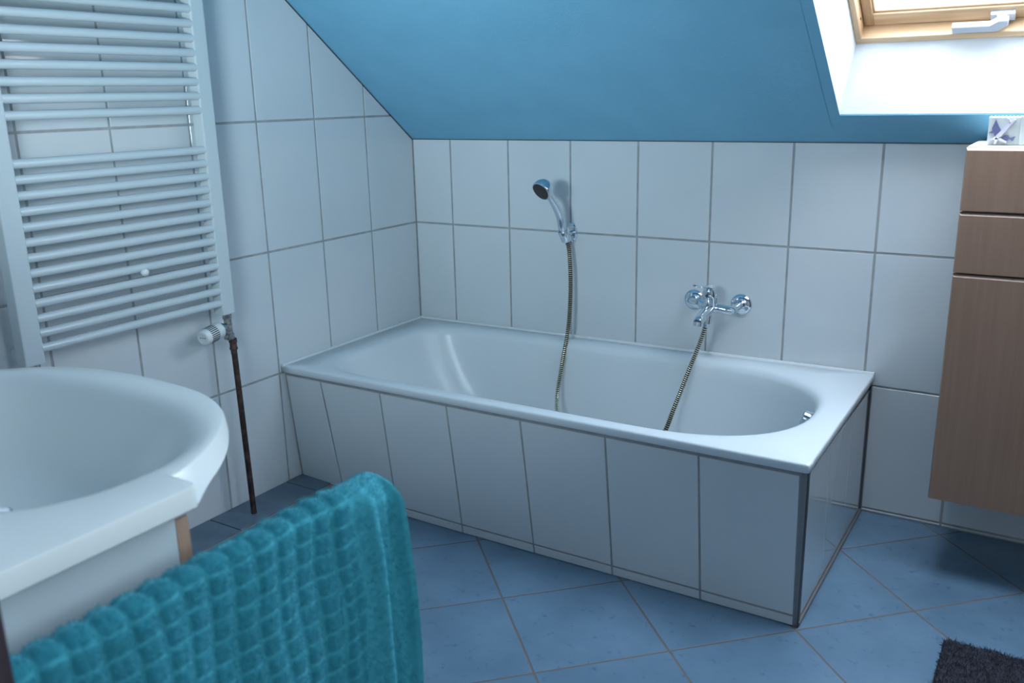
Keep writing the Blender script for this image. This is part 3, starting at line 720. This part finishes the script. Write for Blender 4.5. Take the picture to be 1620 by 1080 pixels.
# tap at the back of the basin
tap = empty('basin_tap', (vcx, -2.405, VZ), 'chrome basin tap at the back rim of the washbasin', 'tap')
mb = MB(); mb.lathe((vcx, -2.405, VZ), (0, 0, 1), [(0, .025), (.004, .025), (.008, .021), (.08, .020), (.09, .012)], 24)
mb.tube(spline([(vcx, -2.40, VZ+.05), (vcx, -2.35, VZ+.065), (vcx, -2.29, VZ+.05)], 6), .012, 16); mb.build('tap_body', [M['chrome']], tap)

# ------------------------------------------------------------------ towel rail and towel
RX, RZ = 1.372, 0.762
rail = empty('towel_rail', (RX, -2.45, RZ), 'chrome towel rail beside the washbasin unit, covered by the turquoise towel', 'towel rail')
mb = MB(); mb.tube([(RX, -2.440, RZ), (RX, -1.935, RZ)], 0.008, 16); mb.build('rail_bar', [M['chrome']], rail)
mb = MB(); mb.lathe((RX, -2.45, RZ), (0, 1, 0), [(0, .024), (.006, .024), (.010, .014), (.02, .012)], 24); mb.build('wall_flange', [M['chrome']], rail)
M['towel'] = mat('turquoise_terry', (0.02, 0.30, 0.42), 0.95)
N, L, b = nodes(M['towel']); b.inputs['Sheen Weight'].default_value = 0.5; b.inputs['Sheen Tint'].default_value = (0.35, 0.85, 1, 1)
at = N.new('ShaderNodeAttribute'); at.attribute_name = 'cell'
r_ = N.new('ShaderNodeValToRGB'); r_.color_ramp.elements[0].color = (0.040, 0.30, 0.38, 1); r_.color_ramp.elements[1].color = (0.012, 0.19, 0.255, 1)
r_.color_ramp.elements[0].position = 0.25; r_.color_ramp.elements[1].position = 0.7
L.new(at.outputs['Fac'], r_.inputs[0]); L.new(r_.outputs[0], b.inputs['Base Color'])
M['fibre'] = mat('turquoise_pile', (0.024, 0.29, 0.37), 0.9)
N, L, b = nodes(M['fibre']); b.inputs['Sheen Weight'].default_value = 0.3; b.inputs['Sheen Tint'].default_value = (0.35, 0.85, 1, 1)
Y0t, Y1t = -2.425, -1.893
NYt, NTt = 168, 300
LF, LBk = 0.50, 0.46
def towel_pt(a, s_):
    """a along the rail 0..1, s_ signed arc length: >0 front (towards +x), <0 back"""
    y = lerp(Y0t, Y1t, a); end = max(0, (a-0.80)/0.20)
    r = 0.017
    rf = r+0.040*end**1.2+0.006*math.sin(a*9+1)*a
    if s_ >= 0:
        q = math.pi/2*rf; 
        if s_ < q: an = s_/rf; x = RX+rf*math.sin(an); z = RZ+r+(math.cos(an)-1)*rf*0.8; nx, nz = math.sin(an), math.cos(an)
        else: d = s_-q; x = RX+rf+0.05*d*(0.4+0.6*end); z = RZ+r-rf*0.8-d; nx, nz = 1, 0.05
        y += 0.012*math.sin(s_*7)*end+0.006*s_
    else:
        q = math.pi/2*r; t = -s_
        if t < q: an = t/r; x = RX-r*math.sin(an); z = RZ+r*math.cos(an); nx, nz = -math.sin(an), math.cos(an)
        else: d = t-q; x = RX-r-0.004*d; z = RZ-d; nx, nz = -1, 0
    # drooping pleats, stronger away from the wall
    fall = min(1, max(0, abs(s_)-0.01)/0.10)
    pl_ = (0.0045*math.sin(a*23+0.6)+0.013*end*math.sin((a-0.8)*58+1.2+2.0*s_)+0.006*end*math.sin((a-0.8)*130-3*s_))*fall if s_ > 0 else 0.003*math.sin(a*21)*fall
    return Vector((x+nx*pl_, y, z+nz*pl_)), Vector((nx, 0, nz)).normalized()
vs = []; cell = []; inner = []; pw_ = []
CWy, CWs = 0.0330, 0.0285
for j in range(NTt+1):
    s_ = lerp(-LBk, LF, j/NTt)
    for i in range(NYt+1):
        a = i/NYt; p, nn = towel_pt(a, s_)
        yy = a*(Y1t-Y0t)
        wob = 0.0035*math.sin(s_*31+yy*12); wob2 = 0.003*math.sin(yy*37+s_*9)
        cu = abs(math.sin(math.pi*(yy+wob)/CWy))**1.25; cv = abs(math.sin(math.pi*(s_+wob2+0.004)/CWs))
        c = min(1, cu*3.0)*min(1, cv*1.8); c = c*c*(3-2*c)
        fade = 1-0.75*min(1, max(0, (a-0.83)/0.06)); c *= fade; hc_ = min(1, cu*1.25)**0.65; puff = fade*0.0080*(0.66*hc_+0.34*hc_*min(1, cv*1.7))*(0.75+0.25*noise.noise(p*40))
        nz = 0.0012*noise.noise(p*180)+0.0010*noise.noise(p*320)
        inner.append(p-nn*0.004); p = p+nn*(puff+nz*(0.4+c)); vs.append(p); cell.append(c); pw_.append(0.25+0.75*hc_*min(1, cv*2.2))
fs = []
for j in range(NTt):
    for i in range(NYt): k = j*(NYt+1)+i; fs.append((k, k+1, k+NYt+2, k+NYt+1))
nv = len(vs); vs += inner; cell += [0.0]*nv
fs += [tuple(i+nv for i in f[::-1]) for f in fs]
W_ = NYt+1
for i in range(NYt): fs += [(i+1, i, nv+i, nv+i+1), (NTt*W_+i, NTt*W_+i+1, nv+NTt*W_+i+1, nv+NTt*W_+i)]
for j in range(NTt): fs += [(j*W_, (j+1)*W_, nv+(j+1)*W_, nv+j*W_), ((j+1)*W_+NYt, j*W_+NYt, nv+j*W_+NYt, nv+(j+1)*W_+NYt)]
me = bpy.data.meshes.new('bath_towel'); org = Vector((RX, -2.17, RZ)); me.from_pydata([v-org for v in vs], [], fs)
at = me.attributes.new('cell', 'FLOAT', 'POINT'); at.data.foreach_set('value', cell)
me.polygons.foreach_set('use_smooth', [True]*len(me.polygons)); me.update()
tw = bpy.data.objects.new('bath_towel', me); tw.location = org; COL.objects.link(tw)
me.materials.append(M['towel']); me.materials.append(M['fibre'])
tag(tw, 'turquoise terry bath towel with puffed squares hanging over the rail in front of the washbasin', 'towel')
vg = tw.vertex_groups.new(name='pile')
for q_ in range(1, 5):
    vg.add([i for i, c in enumerate(pw_) if q_/4-0.25 < c <= q_/4], q_/4, 'REPLACE')
if me.polygons[NYt*NTt*3//4].normal.x < 0: me.flip_normals()
def hair(o, count, length, seed, mslot, root=0.12, vgname=None, brown=0.3, tang=0.0, children=0):
    md = o.modifiers.new('pile', 'PARTICLE_SYSTEM'); ps = o.particle_systems[-1]; st = ps.settings; ps.seed = seed
    st.type = 'HAIR'; st.count = count; st.hair_length = length; st.hair_step = 2; st.display_step = 2; st.render_step = 2
    st.emit_from = 'FACE'; st.use_emit_random = True; st.distribution = 'RAND'; st.material = mslot
    st.use_advanced_hair = True; st.brownian_factor = brown*0.001; st.factor_random = brown*0.001; st.length_random = 0.5
    st.normal_factor = length/4*1.0; st.effector_weights.gravity = 0; st.root_radius = root; st.tip_radius = root*0.5; st.radius_scale = 0.01
    if vgname: ps.vertex_group_density = vgname
    return st
hair(tw, 130000, 0.0034, 3, 2, root=0.040, vgname='pile', brown=0.55)

# ------------------------------------------------------------------ bath mat
mx0, my1 = 2.033, -0.633
mb = MB(); vs = []; fs = []; NXm, NYm = 90, 120; MW, ML = 0.60, 0.90
for j in range(NYm+1):
    for i in range(NXm+1):
        u, v = i/NXm, j/NYm; ed = min(u*MW, (1-u)*MW, v*ML, (1-v)*ML); h = 0.011*min(1, ed/0.010)**0.5
        p = Vector((mx0+u*MW, my1-v*ML, 0.003+h)); p.z += 0.003*noise.noise(p*30)+0.002*noise.noise(p*90)
        if ed < 0.001: p.z = 0.003
        p.x += 0.002*noise.noise(Vector((0, p.y*25, 3))); p.y += 0.002*noise.noise(Vector((p.x*25, 0, 5))); vs.append(p)
for j in range(NYm):
    for i in range(NXm): k = j*(NXm+1)+i; fs.append((k, k+1, k+NXm+2, k+NXm+1))
n = len(vs); vs += [Vector((mx0, my1, 0.0005)), Vector((mx0+MW, my1, 0.0005)), Vector((mx0+MW, my1-ML, .0005)), Vector((mx0, my1-ML, .0005))]; fs.append((n, n+1, n+2, n+3))
M['mat'] = mat('plum_grey_pile', (0.045, 0.043, 0.065), 0.95); noise_col(M['mat'], (0.014, 0.0145, 0.023), (0.032, 0.032, 0.047), 60)
mb.add(vs, fs, 0, True)
bm_ = mb.build('bath_mat', [M['mat']], origin=(mx0+MW/2, my1-ML/2, 0), autosmooth=False)
tag(bm_, 'dark plum-grey shaggy bath mat on the blue floor in front of the cabinet', 'bath mat')
hair(bm_, 60000, 0.007, 5, 1, root=0.09, brown=1.3)
